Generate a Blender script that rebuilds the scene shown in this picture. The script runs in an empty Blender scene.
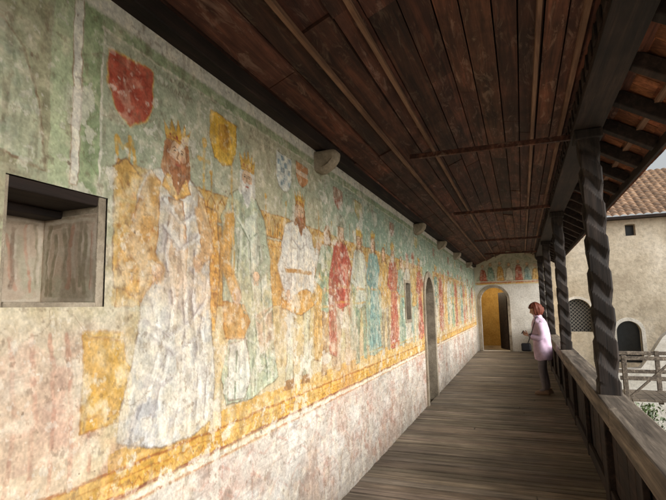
import bpy, bmesh, math, random
import numpy as np
from mathutils import Matrix, Vector
random.seed(7); rng=np.random.RandomState(7)
scene=bpy.context.scene
FZ=0.05          # gallery floor level
WX=-1.55         # fresco wall plane
# ------------------------------------------------------------------ helpers
def lin(c):
    c=np.array(c,dtype=float)/255.0
    return np.where(c<=0.04045,c/12.92,((c+0.055)/1.055)**2.4)
def L4(c,k=1.0):
    l=lin(c)*k
    return (float(l[0]),float(l[1]),float(l[2]),1.0)
def link(o,parent=None):
    scene.collection.objects.link(o)
    if parent is not None: o.parent=parent
    return o
def empty(name):
    e=bpy.data.objects.new(name,None); e.empty_display_size=.2
    return link(e)
class MB:
    def __init__(s): s.v=[];s.f=[];s.c=[]
    def add(s,vs,fs,col=(1,1,1)):
        n=len(s.v); s.v+= [tuple(p) for p in vs]; s.f+=[tuple(i+n for i in f) for f in fs]
        s.c+=[tuple(col)]*len(vs)
    def box(s,x0,x1,y0,y1,z0,z1,col=(1,1,1),M=None,j=0):
        vs=[Vector((x,y,z)) for x in (x0,x1) for y in (y0,y1) for z in (z0,z1)]
        if j: vs=[v+Vector((random.uniform(-j,j),random.uniform(-j,j),random.uniform(-j,j))) for v in vs]
        if M is not None: vs=[M@v for v in vs]
        s.add(vs,[(0,1,3,2),(4,6,7,5),(0,4,5,1),(2,3,7,6),(0,2,6,4),(1,5,7,3)],col)
    def beam(s,a,b,w,h,col=(1,1,1),up=(0,0,1),j=0):
        a=Vector(a);b=Vector(b);d=(b-a);l=d.length;d.normalize()
        u=Vector(up);r=d.cross(u).normalized();u=r.cross(d).normalized()
        M=Matrix((r,d,u)).transposed().to_4x4(); M.translation=a
        s.box(-w/2,w/2,0,l,-h/2,h/2,col,M,j)
    def obj(s,name,mat,parent=None,bevel=0,smooth=False):
        me=bpy.data.meshes.new(name); me.from_pydata(s.v,[],s.f); me.update()
        at=me.color_attributes.new('Col','FLOAT_COLOR','POINT')
        arr=np.ones((len(s.v),4),dtype=np.float32)
        if s.c: arr[:,:3]=np.array(s.c)
        at.data.foreach_set('color',arr.ravel())
        if mat: me.materials.append(mat)
        if smooth: me.polygons.foreach_set('use_smooth',[True]*len(me.polygons))
        o=link(bpy.data.objects.new(name,me),parent)
        if bevel:
            m=o.modifiers.new('b','BEVEL'); m.width=bevel; m.segments=2; m.limit_method='ANGLE'
        return o
# ------------------------------------------------------------------ materials
def newmat(name):
    m=bpy.data.materials.new(name); m.use_nodes=True
    nt=m.node_tree; b=nt.nodes['Principled BSDF']
    return m,nt,b
def node(nt,t,**k):
    n=nt.nodes.new(t)
    for a,v in k.items(): setattr(n,a,v)
    return n
def ramp(nt,src,stops):
    r=node(nt,'ShaderNodeValToRGB'); cr=r.color_ramp
    while len(cr.elements)>1: cr.elements.remove(cr.elements[-1])
    cr.elements[0].position=stops[0][0]; cr.elements[0].color=stops[0][1]
    for p,c in stops[1:]:
        e=cr.elements.new(p); e.color=c
    nt.links.new(src,r.inputs[0]); return r.outputs[0]
def mapping(nt,scale,rot=(0,0,0)):
    tc=node(nt,'ShaderNodeTexCoord'); mp=node(nt,'ShaderNodeMapping')
    mp.inputs['Scale'].default_value=scale; mp.inputs['Rotation'].default_value=rot
    nt.links.new(tc.outputs['Object'],mp.inputs[0]); return mp.outputs[0]
def noise(nt,vec,scale,detail=4,rough=.6,dist=0):
    n=node(nt,'ShaderNodeTexNoise'); n.inputs['Scale'].default_value=scale
    n.inputs['Detail'].default_value=min(detail,4); n.inputs['Roughness'].default_value=rough
    n.inputs['Distortion'].default_value=dist
    nt.links.new(vec,n.inputs['Vector']); return n.outputs[0]
def mix(nt,a,b,f,mode='MIX'):
    m=node(nt,'ShaderNodeMix',data_type='RGBA',blend_type=mode)
    for s,v in ((m.inputs[0],f),(m.inputs[6],a),(m.inputs[7],b)):
        if isinstance(v,bpy.types.NodeSocket): nt.links.new(v,s)
        else: s.default_value=v
    return m.outputs[2]
def bump(nt,b,h,strength=.4,dist=.01):
    n=node(nt,'ShaderNodeBump'); n.inputs['Strength'].default_value=strength; n.inputs['Distance'].default_value=dist
    nt.links.new(h,n.inputs['Height']); nt.links.new(n.outputs[0],b.inputs['Normal'])
G=lambda v:(v,v,v,1)
def wood(name,dark,light,axis='x',rough=.75,vc=True,gs=1.0,patch=.5,spec=.3,pc=None):
    m,nt,b=newmat(name)
    s={'x':(1.2,22,22),'y':(22,1.2,22),'z':(22,22,1.2)}[axis]
    s=tuple(q*gs for q in s)
    v=mapping(nt,s); g=noise(nt,v,1.0,4,.7,.6)
    v2=mapping(nt,(1,1,1)); p=noise(nt,v2,2.3,4,.6)
    col=ramp(nt,g,[(.3,L4(dark)),(.52,L4([(a+c)/2 for a,c in zip(dark,light)])),(.72,L4(light))])
    pm=ramp(nt,p,[(.3,G(1-patch)),(.7,G(1+patch*.45))])
    col=mix(nt,col,pm,1.0,'MULTIPLY')
    if pc is not None:   # pale worn limewash flecks
        sp={'x':(2,9,9),'y':(9,2,9),'z':(9,9,2)}[axis]
        f=noise(nt,mapping(nt,sp),1.6,4,.75,.8)
        col=mix(nt,col,L4(pc),ramp(nt,f,[(.54,G(0)),(.66,G(.5))]))
    if vc:
        a=node(nt,'ShaderNodeAttribute',attribute_name='Col')
        col=mix(nt,col,a.outputs['Color'],1.0,'MULTIPLY')
    nt.links.new(col,b.inputs['Base Color']); b.inputs['Roughness'].default_value=rough
    b.inputs['Specular IOR Level'].default_value=spec
    bump(nt,b,g,.5,.006); return m
def plaster(name,c1,c2,c3,scale=1.2,bs=.5,rough=.95):
    m,nt,b=newmat(name); v=mapping(nt,(1,1,1))
    n=noise(nt,v,scale,4,.65,.3); n2=noise(nt,v,scale*14,4,.7)
    col=ramp(nt,n,[(.32,L4(c1)),(.5,L4(c2)),(.68,L4(c3))])
    sp=ramp(nt,n2,[(.3,G(.75)),(.6,G(1.05))])
    col=mix(nt,col,sp,1.0,'MULTIPLY'); nt.links.new(col,b.inputs['Base Color'])
    b.inputs['Roughness'].default_value=rough; b.inputs['Specular IOR Level'].default_value=.1
    bump(nt,b,n2,bs,.02); return m
def simple(name,c,rough=.7,var=.15,scale=20,spec=.3):
    m,nt,b=newmat(name); v=mapping(nt,(1,1,1)); n=noise(nt,v,scale,4,.6)
    col=ramp(nt,n,[(.3,L4(c,1-var)),(.7,L4(c,1+var))]); nt.links.new(col,b.inputs['Base Color'])
    b.inputs['Roughness'].default_value=rough; b.inputs['Specular IOR Level'].default_value=spec
    bump(nt,b,n,.15,.004); return m
# ------------------------------------------------------------------ numpy noise
_T=rng.rand(256,256)
def vn(x,y,seed=0):
    x=x+seed*17.3; y=y+seed*9.7
    xi=np.floor(x).astype(int); yi=np.floor(y).astype(int); fx=x-xi; fy=y-yi
    fx=fx*fx*(3-2*fx); fy=fy*fy*(3-2*fy)
    a=_T[xi&255,yi&255]; b=_T[(xi+1)&255,yi&255]; c=_T[xi&255,(yi+1)&255]; d=_T[(xi+1)&255,(yi+1)&255]
    return (a*(1-fx)+b*fx)*(1-fy)+(c*(1-fx)+d*fx)*fy
def fbm(x,y,s,oct=4,seed=0):
    r=0;a=.5;t=0
    for i in range(oct):
        r=r+a*vn(x*s,y*s,seed+i*3); t+=a; a*=.55; s*=2.1
    return r/t
def sm(x,a,b): 
    t=np.clip((x-a)/(b-a),0,1); return t*t*(3-2*t)
# ------------------------------------------------------------------ mural painter (wall coordinates, metres)
class Paint:
    def __init__(s,Y,Z,base):
        s.Y=Y;s.Z=Z;s.C=np.ones(Y.shape+(3,))*np.array(base,float)
        s.Yd=Y+.022*(fbm(Y,Z,9,3,5)-.5)+.007*(vn(Y*60,Z*60,4)-.5)
        s.Zd=Z+.022*(fbm(Y,Z,9,3,11)-.5)+.007*(vn(Y*60,Z*60,8)-.5)
        s.w1=fbm(Y,Z,7,5,21); s.w2=fbm(Y,Z,28,4,31); s.w3=fbm(Y*3,Z*.6,9,4,41)
    def bb(s,y0,y1,z0,z1):
        m=.03
        c=np.where((s.Y[0]>=y0-m)&(s.Y[0]<=y1+m))[0]; r=np.where((s.Z[:,0]>=z0-m)&(s.Z[:,0]<=z1+m))[0]
        if len(c)==0 or len(r)==0: return None
        return (slice(r[0],r[-1]+1),slice(c[0],c[-1]+1))
    def put(s,sl,al,col,wear):
        w=1-wear*sm(.5*s.w1[sl]+.5*s.w2[sl],.42,.60)
        al=np.clip(al*w,0,1)[...,None]
        s.C[sl]=s.C[sl]*(1-al)+(np.array(col,float) if np.ndim(col)==1 else col)*al
    def poly(s,pts,col,a=1.,wear=.5,shade=.12,ol=None,olw=.006):
        P=np.array(pts,float); sl=s.bb(P[:,0].min(),P[:,0].max(),P[:,1].min(),P[:,1].max())
        if sl is None: return
        y=s.Yd[sl]; z=s.Zd[sl]; ins=np.zeros(y.shape,bool); n=len(P); j=n-1
        for i in range(n):
            yi,zi=P[i];yj,zj=P[j]
            if zi!=zj:
                c=((zi>z)!=(zj>z))&(y<(yj-yi)*(z-zi)/(zj-zi)+yi); ins^=c
            j=i
        sh=1+shade*(s.w3[sl]-.5)*3.0+.6*(s.w2[sl]-.5)*.6
        colr=np.array(col,float)[None,None,:]*sh[...,None]
        s.put(sl,ins*float(a),colr,wear)
        if ol is not None: s.stroke(list(pts)+[pts[0]],ol,olw*.85,.65)
    def stroke(s,pts,col,w=.006,a=.8,wear=.6):
        P=np.array(pts,float); sl=s.bb(P[:,0].min()-w,P[:,0].max()+w,P[:,1].min()-w,P[:,1].max()+w)
        if sl is None: return
        y=s.Yd[sl]; z=s.Zd[sl]; d=np.full(y.shape,9.)
        for i in range(len(P)-1):
            a0=P[i]; v=P[i+1]-a0; L=(v*v).sum()+1e-9
            t=np.clip(((y-a0[0])*v[0]+(z-a0[1])*v[1])/L,0,1)
            d=np.minimum(d,np.hypot(y-a0[0]-t*v[0],z-a0[1]-t*v[1]))
        s.put(sl,a*(1-sm(d,w*.6,w*1.3)),col,wear)
    def ell(s,cy,cz,ry,rz,col,a=1.,wear=.3,n=18,**k):
        s.poly([(cy+ry*math.cos(t*2*math.pi/n),cz+rz*math.sin(t*2*math.pi/n)) for t in range(n)],col,a,wear,**k)
LINE=(104,70,50)
def crown(p,y,z,w,h):
    p.poly([(y-w,z),(y-w*1.2,z+h*.8),(y-w*.7,z+h*.45),(y-w*.45,z+h),(y-w*.1,z+h*.5),(y+w*.1,z+h*1.15),(y+w*.4,z+h*.45),(y+w*.7,z+h),(y+w*.85,z+h*.45),(y+w*1.25,z+h*.8),(y+w,z)],(208,156,56),1,.2,ol=(130,85,40),olw=.004)
    p.stroke([(y-w,z+h*.12),(y+w,z+h*.12)],(150,76,40),.006)
    for k in (-.6,0,.6): p.ell(y+k*w,z+h*.25,.008,.008,(150,60,50))
def head(p,y,z,r,hair=(150,105,60),beard=None,tilt=0):
    p.ell(y,z+r*.1,r*1.3,r*1.35,hair,1,.2)
    p.poly([(y-r*1.25,z),(y-r*1.5,z-r*1.3),(y-r*1.2,z-r*1.7),(y-r*.5,z-r*1.3),(y+r*.5,z-r*1.3),(y+r*1.2,z-r*1.7),(y+r*1.5,z-r*1.3),(y+r*1.25,z)],hair,.9,.2)
    for k in (-1.1,-.95,.95,1.1): p.stroke([(y+k*r,z+r*.3),(y+k*r*1.15,z-r*.6),(y+k*r,z-r*1.4)],[c*.7 for c in hair],.004,.7)
    p.ell(y+tilt*r,z-r*.1,r*.82,r*1.12,(208,172,134),1,.1,ol=(140,88,60),olw=.003)
    q=y+tilt*r
    p.ell(q+r*.45,z-r*.35,r*.25,r*.3,(200,138,106),.6); p.ell(q-r*.45,z-r*.35,r*.25,r*.3,(200,138,106),.6)
    for k in (-.35,.35):
        p.stroke([(q+k*r-r*.2,z+r*.25),(q+k*r,z+r*.34),(q+k*r+r*.2,z+r*.25)],LINE,.003,.8,0)
        p.ell(q+k*r,z+r*.1,r*.13,r*.07,(76,56,46),.9,0)
    p.stroke([(q,z+r*.1),(q-r*.08,z-r*.32),(q+r*.1,z-r*.37)],(150,95,60),.0035,.8,0)
    p.stroke([(q-r*.22,z-r*.62),(q,z-r*.57),(q+r*.22,z-r*.62)],(165,80,62),.005,.9,0)
    if beard is not None:
        p.poly([(q-r*.85,z-r*.3),(q-r*.4,z-r*.5),(q,z-r*.46),(q+r*.4,z-r*.5),(q+r*.85,z-r*.3),(q+r*.8,z-r*1.4),(q+r*.35,z-r*2.3),(q,z-r*2.7),(q-r*.4,z-r*2.2),(q-r*.8,z-r*1.4)],beard,.95,.1)
        p.stroke([(q-r*.22,z-r*.75),(q+r*.22,z-r*.75)],(165,80,62),.005,.9,0)
        for k in (-.5,-.25,0,.25,.5): p.stroke([(q+k*r,z-r*.9),(q+k*r*1.2,z-r*1.5),(q+k*r*.6,z-r*2.2)],[c*.72 for c in beard],.003,.6)
def arm(p,pts,col,w=.035):
    p.stroke(pts,LINE,w+.005,.5,.3)
    p.stroke(pts,col,w,.97,.2)
    for i in range(len(pts)-1):
        (a,b),(c,d)=pts[i],pts[i+1]
        for t in (.25,.55,.8): p.stroke([(a+(c-a)*t-w*.7,b+(d-b)*t),(a+(c-a)*t+w*.7,b+(d-b)*t-.012)],[q*.72 for q in col],.004,.5)
    a,b=pts[-1]; p.ell(a,b,w*.8,w*.65,(208,172,134),1,.1,ol=(140,88,60),olw=.003)
    for k in (-.4,0,.4): p.stroke([(a+k*w,b-w*.2),(a+k*w*1.1,b-w*1.2)],(204,164,128),.0055,.9,.1)
def brocade(p,y0,y1,z0,z1,col,step=.045):
    z=z0; r=0
    while z<z1:
        y=y0+(step/2 if r%2 else 0)
        while y<y1:
            p.ell(y,z,.009,.012,col,.55,.5,8); p.stroke([(y-.012,z-.012),(y,z+.016),(y+.012,z-.012)],col,.003,.5); y+=step
        z+=step; r+=1
def figure(p,y,zf,h,robe,hose=(150,120,90),long=True,hat=None,hair=(140,95,55),cape=None,flip=1,beard=None):
    X=lambda a,b:(y+flip*a*h,zf+b*h)
    if cape is not None:
        p.poly([X(-.1,.84),X(-.24,.6),X(-.26,.12),X(-.1,.08),X(.05,.5),X(.22,.2),X(.2,.65),X(.1,.84)],cape,.85,.5,ol=LINE)
        for k in (-.22,-.18,.16,.19): p.stroke([X(k*.6,.75),X(k,.45),X(k*.95,.15)],[c*.68 for c in cape],.005,.6)
    if not long:
        p.poly([X(-.12,.5),X(-.11,.2),X(-.15,.0),X(-.06,.0),X(-.04,.2),X(-.01,.48)],hose,.9,.4,ol=LINE,olw=.004)
        p.poly([X(.01,.48),X(.05,.22),X(.04,.02),X(.13,.01),X(.12,.22),X(.12,.5)],hose,.9,.4,ol=LINE,olw=.004)
        hem=.42
    else: hem=.03
    wb=.14 if not long else .19
    p.poly([X(-.04,.87),X(-.13,.83),X(-.15,.68),X(-.10,.55),X(-wb,hem),X(-wb*.3,hem-.02),X(wb,hem+.01),X(.11,.55),X(.15,.68),X(.13,.83),X(.04,.87)],robe,.94,.38,shade=.22,ol=LINE,olw=.005)
    dk=[c*.64 for c in robe]; lt=[min(255,c*1.2+12) for c in robe]
    for k in np.linspace(-.8,.8,6):
        p.stroke([X(k*.08,.52),X(k*wb*.8+random.uniform(-.02,.02),(hem+.5)/2),X(k*wb,hem+.04)],dk,.005,.65)
        p.stroke([X(k*.08+.02,.52),X(k*wb*.8+.025,(hem+.5)/2)],lt,.007,.55)
        p.stroke([X(k*.1,.80),X(k*.11,.6)],dk,.004,.5)
    p.stroke([X(-.1,.55),X(.11,.55)],(176,124,50),.012,.8)
    p.stroke([X(-wb,hem+.02),X(wb,hem+.03)],(194,142,60),.010,.7)
    arm(p,[X(-.12,.79),X(-.2,.62),X(-.06,.56)],robe,.03*h/1.3)
    arm(p,[X(.12,.79),X(.2,.66),X(.16,.5) if random.random()<.5 else X(.27,.78)],robe,.03*h/1.3)
    if random.random()<.5: p.stroke([X(-.24,.02),X(-.21,1.02)],(150,106,60),.008,.8)
    head(p,*X(0,.925),.052*h,hair,beard,tilt=random.uniform(-.3,.3))
    if hat=='crown': crown(p,*X(0,.975),.055*h,.07*h)
    elif hat is not None: p.poly([X(-.08,.96),X(-.06,1.02),X(.0,1.05),X(.07,1.01),X(.09,.96)],hat,1,.2,ol=LINE,olw=.004)

def build_mural():
    ys=[-2+.12*i for i in range(24)]
    u=-12
    y=(800/(522-u)-.565)/.93
    ys=[q for q in ys if q<y-.03]
    while y<18.0:
        ys.append(y); u+=.56 if u<440 else .35; 
        y=(800/(522-u)-.565)/.93
    ys.append(18.0)
    ys=np.array(ys); zs=np.linspace(-.15,3.04,580)
    def snap(arr,v): arr[np.argmin(abs(arr-v))]=v
    for v in (1.04,1.46,6.80,7.10,8.2,9.1): snap(ys,v)
    for v in (1.72,2.16,1.5,2.02): snap(zs,v)
    Y,Z=np.meshgrid(ys,zs)
    p=Paint(Y,Z,(188,174,138))
    n=fbm(Y,Z,1.3,5,51); n2=fbm(Y,Z,4,5,61)
    def lay(col,al): 
        al=np.clip(al,0,1)[...,None]; p.C=p.C*(1-al)+np.array(col,float)*al
    lay((158,162,136),sm(Z+.3*(n-.5),2.0,2.4)*.9)
    lay((128,158,138),sm(Z+.3*(n-.5),1.9,2.3)*sm(Y,3.2,5)*.72)
    lay((152,164,134),sm(n2,.4,.6)*.5*(Z>1.2))
    lay((184,172,138),sm(fbm(Y,Z,2.5,5,57),.48,.62)*.6*(Z>2.2)*(1-sm(Y,3,5)))
    lay((210,168,90),(1-sm(abs(Z-1.75+.2*(n-.5)),.25,.5))*sm(Y,1.5,2.1)*.45)
    lay((206,180,136),(1-sm(Z+.2*(n2-.5),1.3,1.6))*.6)
    lay((192,134,108),(1-sm(Z,1.5,2.0))*(1-sm(Y,1.45,1.75))*sm(n2,.45,.62)*.5)
    lay((208,182,164),(1-sm(Y,1.3,1.55))*(1-sm(Z,1.6,1.75))*.5)
    # far-left painted scene
    p.poly([(.5,2.9),(1.02,2.9),(1.17,3.0),(1.2,2.2),(.5,2.2)],(154,152,116),.9)
    p.poly([(.75,3.05),(1.08,3.05),(1.10,2.92),(1.0,2.75),(.8,2.62)],(166,108,74),.85)
    p.poly([(.7,2.3),(.75,2.62),(.95,2.72),(1.08,2.62),(1.14,2.45),(1.18,2.2)],(184,192,164),.85,ol=LINE)
    for k in range(6): p.stroke([(.8+.06*k,2.62),(.86+.055*k,2.4),(.84+.06*k,2.22)],(126,136,106),.006,.6)
    p.poly([(.95,2.98),(1.07,3.0),(1.06,2.86),(.98,2.84)],(200,184,144),.7)
    for k in range(7): p.stroke([(.95+.07*k,1.62),(.98+.07*k,1.35),(.93+.08*k,1.1)],(172,106,82),.009,.45)
    p.poly([(.98,1.5),(1.15,1.62),(1.3,1.5),(1.32,1.2),(1.0,1.15)],(200,156,136),.4)
    # vertical framing bands
    p.poly([(1.18,3.0),(1.265,3.0),(1.275,2.16),(1.19,2.16)],(172,186,144),.9,.3)
    p.poly([(1.268,3.0),(1.31,3.0),(1.315,2.18),(1.28,2.18)],(230,226,210),.95,.15,ol=(140,105,75),olw=.003)
    p.poly([(1.315,3.0),(1.405,3.0),(1.41,2.16),(1.32,2.16)],(138,158,112),.9,.35)
    p.stroke([(1.41,3.0),(1.415,2.2)],(222,216,198),.006,.8)
    # top band
    p.poly([(1.405,2.875),(18,2.875),(18,2.93),(1.405,2.93)],(142,158,116),.85,.4)
    p.stroke([(1.405,2.87),(18,2.87)],(214,208,180),.007,.8)
    lay((222,217,203),sm(Z+.02*(n2-.5),2.925,2.945)*.95)
    # continuous throne canopy band with gothic lattice
    for (a,b) in ((1.50,8.15),(9.2,14.5)):
        p.poly([(a,2.18),(b,2.18),(b,2.34),(a,2.34)],(210,150,62),.88,.45,ol=(140,84,38),olw=.006)
        p.poly([(a,1.72),(b,1.72),(b,2.16),(a,2.16)],(212,162,82),.55,.7)
        q=a+.03
        while q<b-.05:
            p.stroke([(q,2.19),(q,2.28),(q+.035,2.32),(q+.07,2.28),(q+.07,2.19)],(134,80,36),.005,.8,.4)
            p.ell(q+.035,2.22,.012,.026,(112,104,76),.7)
            if int(q*10)%3==0:
                p.stroke([(q+.035,2.34),(q+.035,2.44)],(190,138,58),.008,.8); p.ell(q+.035,2.45,.015,.018,(204,150,62),.8)
            q+=.10
    for (a,b) in ((1.52,1.72),(2.02,2.32),(2.62,3.0),(2.96,3.22),(3.52,3.98),(4.32,4.55),(4.98,5.15),(5.55,5.9),(6.3,6.45),(7.2,7.3),(9.3,9.8),(10.4,11.2),(12,12.6),(13.5,14)):
        p.poly([(a,1.72),(b,1.72),(b,2.16),(a,2.16)],(210,154,70),.75,.5,ol=(150,92,46),olw=.004)
        p.stroke([(a,1.94),(b,1.94)],(156,98,48),.005,.6); p.stroke([(a,2.12),(b,2.12)],(156,98,48),.005,.6)
        q=a+.06
        while q<b-.03: p.stroke([(q,1.74),(q,2.14)],(164,106,50),.004,.5); q+=.085
        p.poly([(a,1.30),(b,1.30),(b,1.70),(a,1.70)],(198,168,118),.6,.5)
    p.poly([(1.5,1.06),(8.2,1.06),(8.2,1.24),(1.5,1.15)],(208,156,70),.85,.5)
    p.poly([(9.1,1.06),(18,1.06),(18,1.26),(9.1,1.26)],(198,156,84),.75,.5)
    # shields
    red=(168,64,44)
    p.poly([(1.44,2.80),(1.70,2.82),(1.705,2.66),(1.66,2.56),(1.57,2.51),(1.48,2.55),(1.44,2.65)],red,1,.12,ol=(208,160,70),olw=.008)
    for k in range(4): p.stroke([(1.47,2.62+.05*k),(1.6,2.6+.05*k),(1.69,2.64+.05*k)],(138,48,34),.006,.6)
    p.poly([(2.15,2.81),(2.41,2.81),(2.41,2.63),(2.36,2.55),(2.28,2.52),(2.19,2.55),(2.15,2.64)],(210,160,48),1,.12,ol=(140,92,36),olw=.006)
    p.poly([(2.22,2.75),(2.30,2.78),(2.36,2.7),(2.31,2.6),(2.24,2.62)],(178,118,36),.8)
    p.poly([(2.92,2.81),(3.16,2.81),(3.16,2.63),(3.11,2.56),(3.04,2.53),(2.96,2.56),(2.92,2.64)],(206,210,200),1,.15,ol=(110,100,80),olw=.006)
    for i in range(4):
        for k in range(5):
            if (i+k)%2: p.poly([(2.94+.05*i,2.58+.045*k),(2.99+.05*i,2.58+.045*k),(2.99+.05*i,2.62+.045*k),(2.94+.05*i,2.62+.045*k)],(100,126,138),.8)
    p.poly([(3.24,2.82),(3.46,2.82),(3.46,2.70),(3.42,2.66),(3.35,2.64),(3.28,2.66),(3.24,2.70)],(194,118,64),1,.25,ol=(110,80,50),olw=.006)
    p.poly([(3.24,2.76),(3.46,2.76),(3.46,2.72),(3.24,2.72)],(220,216,202),.95)
    for yc,c in ((4.15,(164,74,56)),(4.75,(202,158,70)),(5.35,(190,192,176)),(6.15,(164,74,56)),(6.9,(118,138,122)),(7.7,(204,160,70)),(9.4,(154,76,60)),(10.3,(190,185,170)),(11.4,(154,76,60)),(12.6,(195,150,70)),(14,(154,76,60))):
        p.poly([(yc-.12,2.80),(yc+.12,2.80),(yc+.12,2.68),(yc,2.60),(yc-.12,2.68)],c,.7,.5,ol=(110,90,70),olw=.006)
    for yc in (1.85,2.72,3.7,4.5,5.2,6.0):
        for k in range(2):
            q=yc-.15
            while q<yc+.15:
                p.stroke([(q,2.83-.05*k),(q+.012,2.855-.05*k),(q+.02,2.83-.05*k)],(100,85,70),.0035,.5); q+=.03
    # ---- king 1 (seated)
    gold=(210,162,80)
    p.poly([(1.50,1.80),(1.48,2.30),(1.55,2.36),(1.64,2.30),(1.76,2.32),(1.84,2.2),(1.80,1.75)],gold,.94,.35,ol=LINE)
    brocade(p,1.52,1.72,1.88,2.26,(172,110,48))
    p.poly([(1.98,1.62),(1.98,2.26),(2.22,2.24),(2.25,1.95),(2.21,1.58)],(208,150,68),.92,.35,ol=LINE)
    brocade(p,2.14,2.22,1.68,2.2,(160,98,46))
    p.stroke([(2.0,2.05),(2.23,2.03)],(156,98,46),.006,.8); p.stroke([(2.0,1.8),(2.22,1.78)],(156,98,46),.006,.8)
    p.stroke([(1.50,2.36),(1.49,2.44),(1.53,2.40),(1.58,2.44),(1.60,2.34)],(198,148,56),.010,.9)
    p.stroke([(2.1,2.30),(2.1,2.62)],(206,156,66),.010,.9); p.stroke([(2.05,2.5),(2.15,2.5)],(206,156,66),.012,.9)
    p.ell(2.1,2.6,.02,.03,(206,156,66))
    p.poly([(1.37,1.25),(1.37,1.63),(1.56,1.62),(1.585,1.50),(1.66,1.42),(1.65,1.26)],(208,156,62),.95,.3,ol=(150,96,40))
    p.stroke([(1.39,1.60),(1.55,1.59)],(160,102,42),.006,.7); p.stroke([(1.39,1.30),(1.62,1.30)],(160,102,42),.006,.7)
    robe=(206,203,195)
    K=[(1.68,2.33),(1.80,2.38),(1.97,2.38),(2.09,2.30),(2.17,2.12),(2.15,1.88),(2.17,1.65),(2.21,1.35),(2.19,1.13),(2.02,1.08),(1.80,1.09),(1.66,1.13),(1.54,1.18),(1.56,1.30),(1.62,1.48),(1.66,1.68),(1.64,1.90),(1.60,2.05),(1.62,2.22)]
    p.poly(K,robe,.95,.3,shade=.22,ol=(120,96,74),olw=.007)
    p.poly([(1.82,2.24),(1.92,2.24),(1.97,2.0),(1.95,1.78),(1.86,1.76),(1.82,1.98)],(204,156,106),.65,.4,ol=(150,96,56))
    p.poly([(1.86,1.76),(1.95,1.78),(2.0,1.5),(2.03,1.2),(1.96,1.18),(1.9,1.45)],(202,166,130),.4,.5)
    p.poly([(1.70,2.34),(1.63,2.2),(1.57,2.02),(1.52,1.90),(1.57,1.78),(1.66,1.74),(1.74,1.84),(1.75,2.05),(1.76,2.3)],(212,160,86),.92,.3,ol=(150,92,44))
    brocade(p,1.60,1.73,1.84,2.22,(180,108,48))
    p.poly([(1.80,2.36),(1.95,2.36),(1.99,2.29),(1.88,2.24),(1.77,2.29)],(210,156,72),.9,.2,ol=(150,92,44))
    p.poly([(2.05,2.3),(2.10,2.28),(2.18,2.10),(2.16,1.96),(2.10,1.96),(2.06,2.1)],(206,158,92),.85,.3,ol=(150,92,44))
    for s in ([(1.83,2.2),(1.80,1.95),(1.86,1.75),(1.83,1.5),(1.74,1.2)],[(1.90,2.1),(1.93,1.85),(1.95,1.6),(1.92,1.3),(1.88,1.12)],[(2.02,2.0),(2.0,1.75),(2.06,1.5),(2.05,1.15)],[(2.12,1.85),(2.08,1.6),(2.13,1.35),(2.12,1.15)],[(1.72,1.75),(1.78,1.55),(1.68,1.3),(1.62,1.18)],[(1.70,1.66),(1.85,1.58),(2.02,1.66),(2.12,1.76)],[(1.72,1.6),(1.88,1.5),(2.05,1.56)],[(1.68,1.42),(1.82,1.36),(1.9,1.4)],[(1.98,1.42),(2.1,1.36),(2.18,1.4)],[(1.78,2.22),(1.9,2.12),(2.04,2.2)],[(1.78,2.1),(1.92,2.0),(2.05,2.08)]):
        p.stroke(s,(134,122,116),.007,.75); p.stroke([(a+.02,b) for a,b in s],(234,232,226),.012,.65); p.stroke([(a-.018,b) for a,b in s],(168,156,152),.014,.45)
    p.poly([(1.60,1.14),(1.68,1.35),(1.78,1.3),(1.76,1.1)],(162,162,168),.5); p.poly([(1.9,1.14),(1.96,1.5),(2.02,1.5),(2.0,1.1)],(168,164,164),.5)
    arm(p,[(2.06,2.2),(2.15,2.02),(2.05,1.94)],(206,162,108),.038); arm(p,[(1.70,2.2),(1.62,1.98),(1.76,1.88)],(212,160,86),.045)
    head(p,1.875,2.47,.075,(168,106,64),(160,98,60),.12); crown(p,1.875,2.53,.085,.11)
    # ---- king 2
    p.poly([(2.26,2.22),(2.34,2.36),(2.43,2.41),(2.64,2.40),(2.74,2.28),(2.82,2.0),(2.85,1.7),(2.87,1.45),(2.93,1.24),(2.6,1.16),(2.31,1.18),(2.27,1.32),(2.34,1.55),(2.27,1.78),(2.28,2.0)],(172,182,154),.95,.3,shade=.22,ol=(105,88,62))
    p.poly([(2.5,2.24),(2.66,2.32),(2.76,2.1),(2.78,1.85),(2.66,1.7),(2.56,1.9)],(202,204,186),.75,.3)
    p.poly([(2.62,1.66),(2.84,1.72),(2.86,1.5),(2.7,1.42)],(196,128,92),.5,.5)
    p.poly([(2.28,1.74),(2.50,1.72),(2.57,1.62),(2.5,1.52),(2.30,1.54)],(206,144,66),.88,.3,ol=(150,92,44))
    p.poly([(2.34,1.5),(2.52,1.52),(2.58,1.3),(2.5,1.18),(2.33,1.2)],(210,206,194),.8,.3,ol=(130,110,90))
    for s in ([(2.45,2.2),(2.42,1.9),(2.48,1.7)],[(2.56,2.15),(2.58,1.85),(2.64,1.55),(2.62,1.2)],[(2.68,2.1),(2.7,1.8),(2.74,1.5),(2.78,1.24)],[(2.36,2.1),(2.35,1.85)],[(2.5,1.68),(2.68,1.62),(2.82,1.7)],[(2.42,1.45),(2.4,1.2)],[(2.55,1.5),(2.7,1.44),(2.84,1.5)],[(2.4,2.25),(2.55,2.12),(2.7,2.2)],[(2.6,1.35),(2.74,1.3),(2.86,1.34)]):
        p.stroke(s,(106,118,92),.007,.8); p.stroke([(a+.02,b) for a,b in s],(216,219,200),.010,.55)
    arm(p,[(2.70,2.25),(2.78,2.0),(2.64,1.9)],(166,174,146),.05); arm(p,[(2.34,2.22),(2.30,1.96),(2.42,1.78)],(206,150,72),.05)
    p.ell(2.42,1.77,.05,.045,(214,184,152))
    p.stroke([(2.40,1.75),(2.36,2.55)],(198,146,66),.009,.8)
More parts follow.
